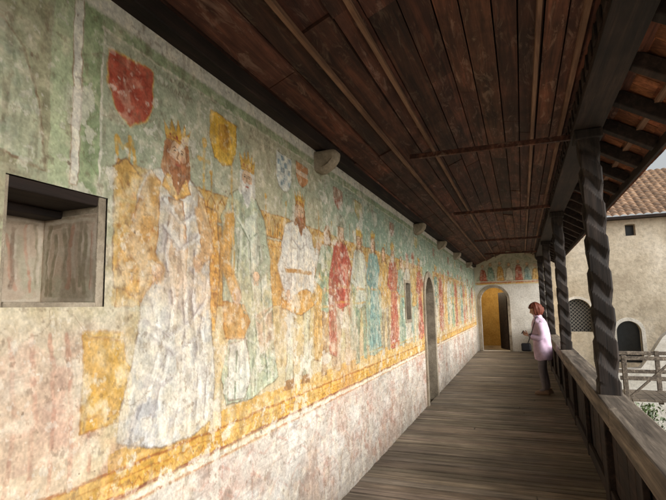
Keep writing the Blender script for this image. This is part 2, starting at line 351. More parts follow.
    head(p,2.54,2.50,.068,(210,205,192),(216,212,202),-.1); crown(p,2.54,2.555,.075,.12)
    # ---- king 3
    for a in (3.05,3.33):
        p.poly([(a,1.75),(a+.02,1.45),(a-.02,1.2),(a+.02,1.15),(a+.12,1.16),(a+.11,1.25),(a+.11,1.5),(a+.15,1.75)],(184,178,148),.93,.3,ol=LINE)
        p.stroke([(a+.08,1.7),(a+.07,1.3)],(222,218,200),.010,.6)
        p.poly([(a-.06,1.14),(a+.12,1.13),(a+.12,1.2),(a,1.2)],(156,110,66),.9,.2)
    p.poly([(2.98,1.70),(3.0,1.92),(3.42,1.94),(3.54,1.72),(3.3,1.64)],(212,150,68),.94,.25,ol=LINE)
    for k in range(6): p.stroke([(3.06+.07*k,1.9),(3.05+.08*k,1.7)],(158,96,42),.006,.6)
    p.poly([(3.06,2.30),(3.20,2.35),(3.38,2.35),(3.52,2.28),(3.58,2.0),(3.54,1.82),(3.38,1.84),(3.2,1.80),(3.02,1.84),(3.04,2.0),(2.98,2.14)],(218,215,205),.95,.22,ol=(120,96,74))
    for s in ([(3.15,2.2),(3.14,1.86)],[(3.25,2.25),(3.26,1.84)],[(3.36,2.2),(3.38,1.86)],[(3.44,2.2),(3.46,1.88)],[(3.1,2.24),(3.3,2.14),(3.48,2.22)]): p.stroke(s,(146,134,122),.007,.7)
    p.stroke([(3.04,1.97),(3.5,1.97)],(166,112,48),.014,.9)
    arm(p,[(3.1,2.22),(2.98,1.98),(3.1,1.8)],(214,211,200),.05); arm(p,[(3.46,2.22),(3.62,2.05),(3.66,2.2)],(214,211,200),.05)
    p.stroke([(3.68,1.3),(3.66,2.5)],(162,110,54),.010,.9)
    head(p,3.30,2.43,.07,(156,98,52),(150,96,60),.2); crown(p,3.30,2.485,.075,.11)
    # ---- procession
    figure(p,3.86,1.14,1.28,(140,160,130),(170,136,100),False,None,cape=(200,152,80))
    figure(p,4.20,1.14,1.36,(170,72,56),(190,166,134),False,(130,136,112),cape=(180,94,72))
    figure(p,4.74,1.14,1.34,(192,194,178),(124,144,118),False,(196,158,74),cape=(146,166,138))
    figure(p,5.25,1.14,1.36,(118,152,144),(160,150,120),True,'crown',cape=(154,178,158))
    figure(p,5.70,1.14,1.28,(204,160,84),(146,134,110),False,None)
    figure(p,6.14,1.14,1.34,(170,78,60),(180,160,130),True,(198,158,76),beard=(200,190,174))
    figure(p,6.60,1.14,1.25,(122,154,138),(150,120,90),True,None)
    figure(p,7.00,1.14,1.28,(194,190,172),(150,120,90),True,(150,68,50))
    figure(p,7.42,1.14,1.33,(202,158,84),(136,150,126),False,(150,74,52),cape=(112,146,136))
    figure(p,7.88,1.14,1.30,(170,80,64),(160,150,120),True,'crown')
    cols=[(114,148,134),(170,86,66),(202,160,90),(186,186,168),(122,152,124),(162,78,62),(194,188,168)]
    q=9.5;i=0
    while q<17.8:
        figure(p,q,1.14,1.3,cols[i%7],cols[(i+3)%7],i%3!=0,cols[(i+2)%7],cape=cols[(i+4)%7] if i%2 else None); q+=.6; i+=1
    # ---- lower border
    for (a,b) in ((-2,8.12),(9.18,18)):
        p.poly([(a,.965),(b,.965),(b,1.065),(a,1.065)],(208,158,68),.92,.35)
        p.stroke([(a,1.068),(b,1.068)],(150,88,48),.007,.75,.4); p.stroke([(a,.962),(b,.962)],(136,76,56),.008,.8,.4)
        p.stroke([(a,1.03),(b,1.03)],(166,104,48),.004,.6,.5)
        p.stroke([(a,.935),(b,.935)],(226,216,200),.012,.85,.3); p.stroke([(a,.915),(b,.915)],(168,100,80),.006,.6,.6)
    q=.95
    while q<6:
        p.stroke([(q,.985),(q+.02,1.01),(q+.04,.985)],(160,98,44),.004,.6,.5); q+=.05
    m=1-sm(Z+.01*(n2-.5),.90,.915)
    lay((204,194,182),m*.94)
    st=fbm(Y*1.0+Z*.4,Z*1.0,3.0,6,71); st2=fbm(Y,Z*1.2,11,5,81)
    lay((196,164,148),m*sm(st,.42,.62)*.38)
    lay((182,122,100),m*sm(st*.5+st2*.5,.51,.65)*(.26+.3*sm(Y,2,6)))
    lay((158,144,130),m*sm(st2,.56,.72)*.5)
    lay((226,221,212),m*sm(fbm(Y,Z,6,5,91),.52,.66)*.65)
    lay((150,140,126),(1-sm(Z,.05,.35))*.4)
    sc=fbm(Y*.6,Z*9,6,4,95); lay((168,154,142),m*sm(sc,.58,.70)*.45)
    stn=fbm(Y,Z,1.7,4,99); lay((166,158,146),m*sm(stn,.5,.66)*.45)
    q=1.0
    while q<8:
        for k in range(4): p.stroke([(q,.86-.13*k),(q+.14,.80-.15*k),(q+.30,.86-.13*k)],(180,116,96),.008,.26,.8)
        p.stroke([(q,.90),(q-.01,.45)],(176,116,98),.007,.25,.8); q+=.32
    # ageing
    a1=fbm(Y,Z,2.2,6,101); a2=fbm(Y,Z,16,5,111); a3=fbm(Y*2.5,Z*.8,10,5,121)
    lay((206,200,184),sm(a1*.6+a2*.4,.52,.66)*.42*(Z>1.08))
    lay((204,190,164),sm(a2,.57,.71)*.34)
    lay((124,104,82),sm(a3,.60,.76)*.28)
    lay((186,128,102),sm(fbm(Y,Z,1.1,4,131),.56,.72)*(1-sm(Z,1.6,2.3))*.2)
    lay((206,199,184),np.full(Y.shape,.10)*(Z>1.08))
    fl=fbm(Y,Z,8,6,141); fm=sm(fbm(Y,Z,1.5,3,145),.42,.56)
    edge=sm(fl,.60,.615)*(1-sm(fl,.615,.63)); lay((130,108,86),edge*.28*fm)
    lay((216,208,193),sm(fl,.615,.635)*.65*fm*(Z<2.7)); fl2=fbm(Y,Z,30,4,147); lay((220,212,198),sm(fl2,.67,.71)*.45); lay((110,90,72),sm(1-fl2,.69,.74)*.3)
    R_=random.Random(5)
    for k in range(26):
        y0=R_.uniform(.9,1.0+R_.random()*7); z0=R_.uniform(.2,2.9); a0=R_.uniform(0,6.28); pts=[(y0,z0)]
        for i in range(R_.randint(4,11)):
            a0+=R_.uniform(-.7,.7); y0+=.04*math.cos(a0); z0+=.04*math.sin(a0); pts.append((y0,z0))
        p.stroke(pts,(126,106,86),.0016+.0003*y0,.38,.5)
    for k in range(180):
        y0=.9+R_.random()**1.6*7; z0=R_.uniform(.1,2.9); r0=R_.uniform(.003,.008)
        p.ell(y0,z0,r0,r0*1.2,(222,214,200) if R_.random()<.6 else (118,98,80),.65,.0,8)
    p.C*=(1.0+.15*(vn(Y*140,Z*140,3)-.5)+.20*(a2-.5)+.10*(vn(Y*40,Z*40,9)-.5))[...,None]
    C=np.clip(p.C,0,255); g=C.mean(axis=2,keepdims=True)
    C=g+(C-g)*.93
    C=lin(np.clip(C,0,255))
    nr,nc=Y.shape
    relief=.006*(fbm(Y,Z,1.2,4,161)-.5)+.003*(fbm(Y,Z,9,3,171)-.5)-.0015*(sm(fl,.615,.635)*fm)
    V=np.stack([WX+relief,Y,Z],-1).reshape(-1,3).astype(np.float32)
    idx=np.arange(nr*nc).reshape(nr,nc)
    Q=np.stack([idx[:-1,:-1],idx[:-1,1:],idx[1:,1:],idx[1:,:-1]],-1)
    yc=(ys[:-1]+ys[1:])/2; zc=(zs[:-1]+zs[1:])/2; YC,ZC=np.meshgrid(yc,zc)
    hole=((YC>1.04)&(YC<1.46)&(ZC>1.72)&(ZC<2.16))|((YC>6.8)&(YC<7.1)&(ZC>1.5)&(ZC<2.02))
    hole|=(YC>8.2)&(YC<9.1)&((ZC<1.75)|(((YC-8.65)/.45)**2+((ZC-1.75)/.45)**2<1))
    Q=Q[~hole].reshape(-1,4)
    Q=Q[:,::-1]
    me=bpy.data.meshes.new('frescoed_wall_surface')
    me.vertices.add(len(V)); me.vertices.foreach_set('co',V.ravel())
    me.loops.add(Q.size); me.loops.foreach_set('vertex_index',Q.ravel().astype(np.int32))
    me.polygons.add(len(Q)); me.polygons.foreach_set('loop_start',np.arange(0,Q.size,4,dtype=np.int32))
    me.update(calc_edges=True)
    me.polygons.foreach_set('use_smooth',np.ones(len(Q),bool))
    at=me.color_attributes.new('Col','FLOAT_COLOR','POINT')
    A=np.ones((nr*nc,4),np.float32); A[:,:3]=C.reshape(-1,3); at.data.foreach_set('color',A.ravel())
    return me
def fresco_mat():
    m,nt,b=newmat('fresco_plaster')
    a=node(nt,'ShaderNodeAttribute',attribute_name='Col'); v=mapping(nt,(1,1,1))
    n=noise(nt,v,70,4,.75); n2=noise(nt,v,9,4,.75,.4)
    c=mix(nt,a.outputs['Color'],ramp(nt,n,[(.3,G(.87)),(.7,G(1.10))]),1.0,'MULTIPLY')
    f=ramp(nt,n2,[(.57,G(0)),(.72,G(.26))])
    c=mix(nt,c,L4((212,205,187)),f)
    nt.links.new(c,b.inputs['Base Color']); b.inputs['Roughness'].default_value=.95; b.inputs['Specular IOR Level'].default_value=.08
    bump(nt,b,n,.22,.006); return m
FM=fresco_mat()
# ------------------------------------------------------------------ arched wall helper
def arched_wall(name,mp,u0,u1,v0,v1,holes,depth_dir,depth,mat,parent):
    mb=MB(); holes=sorted(holes); cur=u0; d=Vector(depth_dir)*depth
    def quad(a,b,c,e): mb.add([a,b,c,e],[(0,1,2,3)])
    for (uc,hw,vb,vs,arch) in holes:
        quad(mp(cur,v0),mp(uc-hw,v0),mp(uc-hw,v1),mp(cur,v1))
        if vb>v0: quad(mp(uc-hw,v0),mp(uc+hw,v0),mp(uc+hw,vb),mp(uc-hw,vb))
        N=14; pts=[]
        for i in range(N+1):
            t=math.pi*(1-i/N); pts.append((uc+hw*math.cos(t),vs+(hw*math.sin(t)*arch)))
        for i in range(N):
            a,b=pts[i],pts[i+1]; quad(mp(*a),mp(*b),mp(b[0],v1),mp(a[0],v1))
        out=[(uc-hw,vb)]+pts+[(uc+hw,vb)]
        for i in range(len(out)-1):
            a=Vector(mp(*out[i]));b=Vector(mp(*out[i+1])); quad(a,b,b+d,a+d)
        a=Vector(mp(uc-hw,vb));b=Vector(mp(uc+hw,vb)); quad(a,b,b+d,a+d)
        cur=uc+hw
    quad(mp(cur,v0),mp(u1,v0),mp(u1,v1),mp(cur,v1))
    return mb.obj(name,mat,parent)
def arch_ring(mb,mp,uc,hw,vb,vs,arch,w,proud,back,nd,col=(1,1,1)):
    nd=Vector(nd); N=16
    ins=[(uc-hw,vb)]+[(uc+hw*math.cos(math.pi*(1-i/N)),vs+hw*arch*math.sin(math.pi*(1-i/N))) for i in range(N+1)]+[(uc+hw,vb)]
    ous=[(uc-hw-w,vb)]+[(uc+(hw+w)*math.cos(math.pi*(1-i/N)),vs+(hw*arch+w)*math.sin(math.pi*(1-i/N))) for i in range(N+1)]+[(uc+hw+w,vb)]
    for i in range(len(ins)-1):
        k=random.uniform(.9,1.08)
        a=[Vector(mp(*q)) for q in (ins[i],ins[i+1],ous[i+1],ous[i])]
        vs8=[q+nd*proud for q in a]+[q-nd*back for q in a]
        mb.add(vs8,[(0,1,2,3),(7,6,5,4),(0,4,5,1),(3,2,6,7),(1,5,6,2),(0,3,7,4)],[c*k for c in col])
# ------------------------------------------------------------------ materials in use
M_floor=wood('weathered_floor_wood',(84,74,64),(180,164,144),'x',.6,gs=1.0,patch=.35,spec=.45)
M_ceil=wood('dark_ceiling_wood',(44,26,20),(118,74,56),'y',.7,gs=.8,patch=.6,pc=(134,110,94))
M_batten=wood('batten_wood',(96,68,52),(154,120,96),'y',.75,gs=1,patch=.3)
M_post=wood('old_oak_post',(22,18,16),(66,55,48),'z',.75,gs=1,patch=.5)
M_rail=wood('rail_wood',(66,57,50),(172,158,140),'y',.7,gs=.9,patch=.35)
M_dark=wood('dark_timber',(24,18,15),(66,49,40),'y',.75,gs=.9,patch=.5)
M_shingle=wood('shingle_wood',(82,46,30),(170,108,72),'x',.8,gs=.7,patch=.5)
M_white=plaster('lime_plaster',(196,190,178),(218,213,203),(230,226,217),1.5)
M_court=plaster('rough_render',(164,151,131),(196,184,163),(218,208,190),.6,.9)
M_stone=plaster('stone_dressing',(124,113,98),(164,151,131),(190,177,157),3)
M_yellow=plaster('ochre_room_plaster',(176,140,78),(196,160,92),(206,172,106),1.5)
M_ground=plaster('courtyard_ground',(154,147,134),(182,175,160),(200,193,178),.3)
M_tile=simple('clay_tile',(134,92,70),.85,.35,6)
M_glass=simple('dark_leaded_glass',(40,44,48),.3,.3,10,.6)
M_lead=simple('lattice_bars',(150,146,138),.6,.1)
# ------------------------------------------------------------------ castle building & mural wall
wall=empty('frescoed_wall')
me=build_mural(); me.materials.append(FM); link(bpy.data.objects.new('fresco_surface',me),wall)
mb=MB()
mb.box(-4.2,-1.60,-2,1.04,-4.5,3.6); mb.box(-4.2,-1.60,1.46,6.8,-4.5,3.6); mb.box(-4.2,-1.60,7.1,8.2,-4.5,3.6); mb.box(-4.2,-1.60,9.1,21,-4.5,3.6)
mb.box(-4.2,-1.60,1.04,1.46,-4.5,1.72); mb.box(-4.2,-1.60,1.04,1.46,2.16,3.6); mb.box(-4.2,-1.88,1.04,1.46,1.72,2.16)
mb.box(-4.2,-1.60,6.8,7.1,-4.5,1.5); mb.box(-4.2,-1.60,6.8,7.1,2.02,3.6); mb.box(-4.2,-1.95,6.8,7.1,1.5,2.02)
mb.box(-4.2,-1.60,8.2,9.1,2.25,3.6); mb.box(-4.2,-2.6,8.2,9.1,.05,2.25); mb.box(-4.2,-1.60,8.2,9.1,-4.5,-.15)
mb.obj('masonry_body',M_stone,wall)
def painted_panel(name,o,du,dv,U,W,parent,kind):
    o=Vector(o);du=Vector(du);dv=Vector(dv); nu,nv=120,120
    us=np.linspace(0,U,nu); vs=np.linspace(0,W,nv); Y,Z=np.meshgrid(us,vs)
    p=Paint(Y+3*kind,Z+1,(186,168,148)); Yk=3*kind; rr=random.Random(kind)
    n=fbm(Y,Z,7,4,33+kind); al=(sm(n,.42,.6)*.5)[...,None]; p.C=p.C*(1-al)+np.array((162,166,142.))*al
    q=.01
    while q<U:
        c=rr.choice([(170,112,92),(140,132,108),(186,138,116),(128,108,92)]); b1=rr.uniform(-.02,.02); b2=rr.uniform(-.03,.03); top=rr.uniform(.7,.95)
        p.stroke([(Yk+q,1+W*top),(Yk+q+b1,1+W*.6),(Yk+q+b2,1+W*.3),(Yk+q+b1+b2,1+rr.uniform(.03,.08))],c,rr.uniform(.004,.013),.8,.4)
        p.stroke([(Yk+q+.014,1+W*top),(Yk+q+.014+b1,1+W*.6),(Yk+q+.014+b2,1+W*.3)],(210,198,182),rr.uniform(.004,.008),.6,.5)
        q+=rr.uniform(.02,.05)
    p.poly([(Yk,1+W*.86),(Yk+U,1+W*.9),(Yk+U,1+W),(Yk,1+W)],(132,118,98),.5)
    p.stroke([(Yk+.015,1.015),(Yk+U-.015,1.015),(Yk+U-.015,1+W-.02),(Yk+.015,1+W-.02),(Yk+.015,1.015)],(204,194,176),.008,.7,.4)
    a2=fbm(Y,Z,20,4,3+kind); al=(sm(a2,.5,.64)*.35)[...,None]; p.C=p.C*(1-al)+np.array((200,188,170.))*al
    a3=fbm(Y,Z,6,4,9+kind); al=(sm(a3,.52,.66)*.4)[...,None]; p.C=p.C*(1-al)+np.array((138,122,104.))*al
    C=lin(np.clip(p.C,0,255))
    m_=MB(); m_.v=[tuple(o+du*float(a)+dv*float(b)) for a,b in zip(Y.ravel(),Z.ravel())]
    idx=np.arange(nu*nv).reshape(nv,nu); Q=np.stack([idx[:-1,:-1],idx[:-1,1:],idx[1:,1:],idx[1:,:-1]],-1).reshape(-1,4)
    m_.f=[tuple(q) for q in Q.tolist()]; m_.c=[tuple(q) for q in C.reshape(-1,3).tolist()]
    m_.obj(name,FM,parent)
painted_panel('niche_reveal_painting',(-1.865,1.424,1.735),(1,0,0),(0,0,1),.30,.36,wall,1)
painted_panel('niche_back_painting',(-1.864,1.06,1.735),(0,1,0),(0,0,1),.365,.36,wall,2)
mb=MB()
mb.box(-1.875,-1.560,1.426,1.463,1.718,2.162); mb.box(-1.875,-1.560,1.036,1.06,1.718,2.162)
mb.box(-1.875,-1.867,1.06,1.425,1.725,2.155); mb.box(-1.86,-1.556,1.06,1.425,1.712,1.737,j=.002)
mb.obj('niche_lining',M_stone,wall,.008)
mb=MB(); mb.box(-1.86,-1.560,1.06,1.425,2.118,2.162,j=.003); mb.box(-1.86,-1.76,1.06,1.425,2.085,2.118,j=.003)
mb.obj('niche_lintel',M_dark,wall,.006)
mp=lambda u,v:(WX,u,v)
mb=MB(); arch_ring(mb,mp,8.65,.42,-.02,1.77,1,.11,.03,.25,(1,0,0)); mb.obj('wall_door_surround',M_stone,wall,.006)
mb=MB()
for i in range(6): mb.box(-1.86,-1.82,8.25+i*.14,8.385+i*.14,.05,2.2,col=[random.uniform(.7,1.1)]*3)
mb.obj('wall_door_leaf',M_post,wall,.004)
mb=MB(); 
for (a,b,c,d) in ((6.76,7.14,2.02,2.07),(6.76,7.14,1.45,1.5),(6.76,6.8,1.5,2.02),(7.1,7.14,1.5,2.02)): mb.box(-1.75,-1.535,a,b,c,d)
mb.obj('slit_window_frame',M_stone,wall,.004)
mb=MB(); mb.box(-1.78,-1.76,6.8,7.1,1.5,2.02); mb.obj('slit_window_pane',M_glass,wall)
for k,yc in enumerate((3.68,7.66,10.0,12.5,15.5)):
    mb=MB(); s=.10
    prof=[(-1.57,2.84),(-1.50,2.83),(-1.42,2.87),(-1.37,2.93),(-1.36,3.01),(-1.57,3.01)]
    vs=[(x+random.uniform(-.012,.012),yc-s*.9*(1-.3*(i in(2,3))),z+random.uniform(-.01,.01)) for i,(x,z) in enumerate(prof)]+[(x,yc+s*.9*(1-.3*(i in(2,3))),z) for i,(x,z) in enumerate(prof)]
    n=6; fs=[tuple(range(n)),tuple(range(2*n-1,n-1,-1))]+[(i,i+n,(i+1)%n+n,(i+1)%n) for i in range(n)]
    mb.add(vs,fs); o=mb.obj('stone_corbel',M_stone,None,.03)
# ------------------------------------------------------------------ floor
mb=MB(); y=-1.5
while y<17.98:
    w=random.uniform(.10,.15); k=random.uniform(.64,1.24); h=random.uniform(-.004,.004)
    c=(k*random.uniform(.96,1.04),k,k*random.uniform(.94,1.04))
    y1=min(y+w-.011,17.985)
    cut=random.uniform(-.9,.3) if random.random()<.12 else None
    if cut: 
        mb.box(-1.56,cut-.004,y,y1,FZ-.05+h,FZ+h,c,j=.003); k2=random.uniform(.8,1.15); mb.box(cut+.004,.63,y,y1,FZ-.05+h,FZ+h-.003,[q*k2 for q in c],j=.003)
    else: mb.box(-1.56,.63,y,y1,FZ-.05+h,FZ+h,c,j=.003)
    y+=w
mb.obj('wooden_floor',M_floor,None,.006)
mb=MB()
for x in (-1.4,-.5,.3): mb.box(x-.08,x+.08,-1.5,17.98,-.25,-.012)
mb.obj('floor_joists',M_dark)
# ------------------------------------------------------------------ parapet
par=empty('wooden_parapet')
mb=MB()
for i,(a,b) in enumerate(((-1.5,4.05),(4.05,8.2),(8.2,12.4),(12.4,17.98))):
    mb.box(.53,.755,a+.002,b-.002,.77,.93,[random.uniform(.85,1.1)]*3,j=.006)
o=mb.obj('top_rail',M_rail,par,.012)
mb=MB(); y=-1.5
while y<17.9:
    w=random.uniform(.18,.26); mb.box(.615,.645,y,min(y+w-.006,17.97),-.1,.77,[random.uniform(.6,1.2)]*3,j=.004); y+=w
mb.obj('boarding',M_dark,par,.004)
mb=MB(); y=.6
while y<17.5:
    mb.box(.57,.61,y-.05,y+.05,.04,.765,[.9]*3,j=.004); y+=1.37
mb.box(.575,.612,-1.5,17.97,.06,.18)
mb.obj('studs',M_dark,par,.006)
# ------------------------------------------------------------------ carved posts (square section, diagonal notches)
def carved_post(yc,x=.635):
    e=empty('carved_wooden_post')
    mb=MB(); n=40; z0=.925; z1=3.2; N=300
    for i in range(N+1):
        z=z0+(z1-z0)*i/N; t=z-z0
        fade=sm(t,.06,.12)*sm(z1-z,.10,.2)
        for k in range(n):
            a=2*math.pi*(k+.5)/n
            c,s=math.cos(a),math.sin(a)
            r=.086/((abs(c)**12+abs(s)**12)**(1/12)); r=min(r,.113)
            ph=(z/.30+(k/n)*2+.05*math.sin(z*9+yc))%1.0
            g=max(0,1-abs(ph-.5)/.26); r2=r*(1-.30*g**.7)
            r=r+(r2-r)*fade
            r*=1+.012*math.sin(z*23+k*.5+yc)
            mb.v.append((x+r*c,yc+r*s,z)); mb.c.append((1,1,1))
    for i in range(N):
        for k in range(n): mb.f.append((i*n+k,i*n+(k+1)%n,(i+1)*n+(k+1)%n,(i+1)*n+k))
    mb.obj('shaft',M_post,e)
    mb=MB(); mb.box(x-.11,x+.11,yc-.11,yc+.11,3.12,3.21,j=.004); mb.obj('cap_block',M_post,e,.012)
    mb=MB()
    mb.box(.56,.68,yc-.09,yc+.09,-.3,.765,j=.004) ; mb.obj('lower_post',M_dark,e,.01)
for yc in (.55,4.7,8.85,13.0,17.2): carved_post(yc)
# ------------------------------------------------------------------ roof over gallery
roof=empty('gallery_roof')
mb=MB(); mb.box(.52,.75,-1.6,18.1,3.21,3.40,j=.004)
yy=-1.5
while yy<18: mb.box(.505,.519,yy,yy+.10,3.25,3.36,j=.004); yy+=.2
mb.obj('wall_plate',M_dark,roof,.012)
mb=MB(); mb.box(-1.57,-1.46,-1.6,17.98,3.015,3.12,j=.004); mb.obj('ledger',M_dark,roof,.01)
def ceil_z(x):
    return 3.08+(x+1.55)*(.46/1.15) if x<-.4 else 3.54-(x+.4)*(.18/1.1)
mb=MB(); x=-1.58
while x<.75:
    w=random.uniform(.13,.2); x1=x+w
    if x<-.4<x1: x1=-.4
    yy=-1.6
    while yy<18.1:
        l=random.uniform(2.0,4.5); y1=min(yy+l,18.1)
        k=random.uniform(.5,1.5); o_=random.uniform(0,.02)
        za,zb=ceil_z(x+.001),ceil_z(x1-.001); e_=.005
        col=(k*random.uniform(.95,1.12),k,k*random.uniform(.92,1.08))
        vs=[(x+e_,yy+.003,za-o_),(x1-e_,yy+.003,zb-o_),(x1-e_,y1-.003,zb-o_),(x+e_,y1-.003,za-o_)]
        vs+=[(a,b,c+.03) for a,b,c in vs]
        mb.add(vs,[(0,1,2,3),(7,6,5,4),(0,4,5,1),(1,5,6,2),(2,6,7,3),(3,7,4,0)],col)
        yy=y1
    x=x1
mb.obj('ceiling_boards',M_ceil,roof)
mb=MB(); mb.add([(-1.6,-1.65,ceil_z(-1.6)+.05),(-.4,-1.65,3.6),(.75,-1.65,ceil_z(.75)+.05),(-1.6,18.15,ceil_z(-1.6)+.05),(-.4,18.15,3.6),(.75,18.15,ceil_z(.75)+.05)],[(0,1,4,3),(1,2,5,4)])  # unseen sheet added above the boards to stop light leaking through gaps
mb.obj('ceiling_light_blocker',M_dark,roof)
mb=MB()
for x in (-1.08,-.78,.2,.45):
    z=ceil_z(x)-.035; mb.box(x-.016,x+.016,-1.6,17.97,z-.02,z+.012,j=.002)
mb.obj('ceiling_battens',M_batten,roof,.003)
mb=MB()
for yc in (4.85,8.3,12.2,15.6): mb.beam((-1.0,yc,3.24),(.53,yc+.05,3.24),.045,.05)
mb.obj('tie_battens',M_ceil,roof,.004)
def rz(x): return 3.60-(x-.4)*.62
mb=MB(); y=-1.4
while y<18:
    mb.beam((-.3,y,rz(-.3)-.07),(1.17,y,rz(1.17)-.07),.09,.11,[random.uniform(.8,1.2)]*3,j=.004); y+=.62
mb.obj('rafters',M_dark,roof,.008)
mb=MB()
xs=np.arange(.42,1.14,.14)
for i,xx in enumerate(xs):
    y=-1.5
    while y<18.1:
        w=random.uniform(.12,.2); z0=rz(xx)+.005; k=random.uniform(.55,1.35)
        xb=xx+.17; zb=rz(xb)-.010+random.uniform(-.004,.004)
        vs=[(xx,y+.003,z0+.012),(xb,y+.003,zb+.012),(xb,y+w-.003,zb+.012),(xx,y+w-.003,z0+.012)]; vs+=[(a,b,c+.014) for a,b,c in vs]
        mb.add(vs,[(0,1,2,3),(7,6,5,4),(0,4,5,1),(1,5,6,2),(2,6,7,3),(3,7,4,0)],(k,k*random.uniform(.9,1.05),k*.95)); y+=w
mb.obj('eave_shingles',M_shingle,roof)
mb=MB()
for xx in (.55,.8,1.05): mb.beam((xx,-1.5,rz(xx)-.005),(xx,18,rz(xx)-.005),.05,.022)
mb.obj('roof_laths',M_batten,roof)
mb=MB(); mb.box(1.185,1.21,-1.5,18.1,2.99,3.08); mb.obj('fascia',M_dark,roof,.004)
mb=MB(); mb.add([(-4.3,-2,6.6),(1.30,-2,rz(1.30)+.06),(1.30,18.1,rz(1.30)+.06),(-4.3,18.1,6.6)],[(0,1,2,3)]); mb.obj('roof_tiles',M_tile,roof)
# ------------------------------------------------------------------ end wall
endw=empty('end_wall')
EY=18.0
mp=lambda u,v:(u,EY,v)
arched_wall('end_wall_plaster',mp,-1.6,.86,-.3,4.2,[(-.93,.45,.05,1.82,1)],(0,1,0),.35,M_white,endw)
mb=MB(); arch_ring(mb,mp,-.93,.45,.05,1.82,1,.09,.03,.1,(0,-1,0)); mb.obj('end_door_surround',M_stone,endw,.006)
def grid_fresco(name,parent):
    ys=np.linspace(-1.53,.8,150); zs=np.linspace(2.36,3.56,90); Y,Z=np.meshgrid(ys,zs)
    p=Paint(Y,Z,(206,198,172)); 
    p.poly([(-1.5,2.5),(-1.2,3.0),(-.9,3.2),(-.4,3.45),(.2,3.4),(.6,3.1),(.7,2.5)],(166,166,142),.85)
    for yc,c,h in ((-1.25,(170,84,62),.28),(-.98,(124,150,130),.32),(-.66,(200,150,80),.34),(-.36,(214,206,184),.30),(-.05,(170,90,70),.36),(.24,(120,146,140),.3),(.5,(200,156,90),.26)):
        p.poly([(yc-.12,2.5),(yc-.09,2.5+h*1.2),(yc-.05,2.5+h*1.5),(yc+.05,2.5+h*1.5),(yc+.1,2.5+h*1.1),(yc+.14,2.5)],c,.9,.3,ol=LINE,olw=.012)
        p.ell(yc,2.57+h*1.6,.05,.065,(206,166,130),.95,ol=LINE,olw=.008); p.stroke([(yc-.02,2.55),(yc+.01,2.5+h)],[q*.6 for q in c],.012,.6)
    p.stroke([(-1.5,2.44),(.8,2.44)],(166,84,54),.025,.85); p.stroke([(-1.5,2.40),(.8,2.40)],(206,156,70),.02,.85)
    a2=fbm(Y,Z,9,5,3); al=(sm(a2,.52,.65)*.4)[...,None]; p.C=p.C*(1-al)+np.array((206,198,180.))*al
    C=lin(np.clip(p.C,0,255)); nr,nc=Y.shape
    V=np.stack([Y,np.full(Y.shape,EY-.004),Z],-1).reshape(-1,3)
    idx=np.arange(nr*nc).reshape(nr,nc); Q=np.stack([idx[:-1,:-1],idx[:-1,1:],idx[1:,1:],idx[1:,:-1]],-1).reshape(-1,4)
    m_=MB(); m_.v=[tuple(q) for q in V.tolist()]; m_.f=[tuple(q) for q in Q.tolist()]; m_.c=[tuple(q) for q in C.reshape(-1,3).tolist()]
    m_.obj(name,FM,parent)
grid_fresco('end_fresco',endw)
room=empty('doorway_room')
mb=MB()
mb.box(-1.9,.6,20.4,20.6,-.2,3); mb.box(-1.9,-1.75,18.36,20.4,-.2,3); mb.box(.45,.6,18.36,20.4,-.2,3); mb.box(-1.9,.6,18.36,20.6,2.7,2.9)
mb.obj('room_walls',M_yellow,room)
mb=MB(); mb.box(-1.75,.45,18.0,20.4,-.1,.045); mb.obj('room_floor',M_stone,room)
mb=MB(); 
Mx=Matrix.Translation((-.48,18.36,0))@Matrix.Rotation(math.radians(112),4,'Z')
for i in range(5): mb.box(i*.16,i*.16+.155,0,.05,.06,2.1,[random.uniform(.8,1.2)]*3,Mx)
mb.obj('open_door_leaf',M_dark,room,.004)
ld=bpy.data.lights.new('room_lamp','POINT'); ld.energy=30; ld.color=(1,.84,.58); ld.shadow_soft_size=.12
lo=link(bpy.data.objects.new('room_lamp',ld),room); lo.location=(-1.2,19.1,2.3)
# ------------------------------------------------------------------ courtyard building
cb=empty('courtyard_building')
CY=19.6
mp=lambda u,v:(u,CY,v)
arched_wall('facade_lower',mp,.86,14,-4.5,2.5,[(1.86,.46,.62,1.35,1),(3.42,.38,-.45,.62,1),(6.5,.4,.9,1.9,1)],(0,1,0),.4,M_court,cb)
arched_wall('facade_upper',mp,.86,14,2.5,4.72,[(3.75,.16,4.0,4.4,0.1),(6.5,.3,3.3,4.0,.1)],(0,1,0),.4,M_court,cb)
mb=MB(); arch_ring(mb,mp,1.86,.46,.62,1.35,1,.09,.02,.1,(0,-1,0)); arch_ring(mb,mp,3.42,.38,-.45,.62,1,.12,.02,.1,(0,-1,0)); mb.obj('arch_surrounds',M_white,cb)
mb=MB(); mb.box(1.3,2.4,19.93,19.96,.5,1.9); mb.box(2.9,3.9,19.93,19.96,-.6,1.1); mb.box(3.5,4.0,19.93,19.96,3.9,4.6); mb.box(6,7,19.93,19.96,.8,2.4); mb.box(6.1,6.9,19.93,19.96,3.2,4.2); mb.obj('window_glass',M_glass,cb)
mb=MB()
for i in range(-14,15):
    for s in (1,-1):
        a=Vector((1.86+i*.13,19.80,1.2)); d=Vector((s*.7,0,.7))
        for q in range(12):
            p0=a-d+d*2*q/12; p1=a-d+d*2*(q+1)/12
            if abs(((p0+p1)/2).x-1.86)<.45: mb.beam(p0,p1,.02,.02,up=(0,1,0))
mb.obj('window_lattice',M_lead,cb)
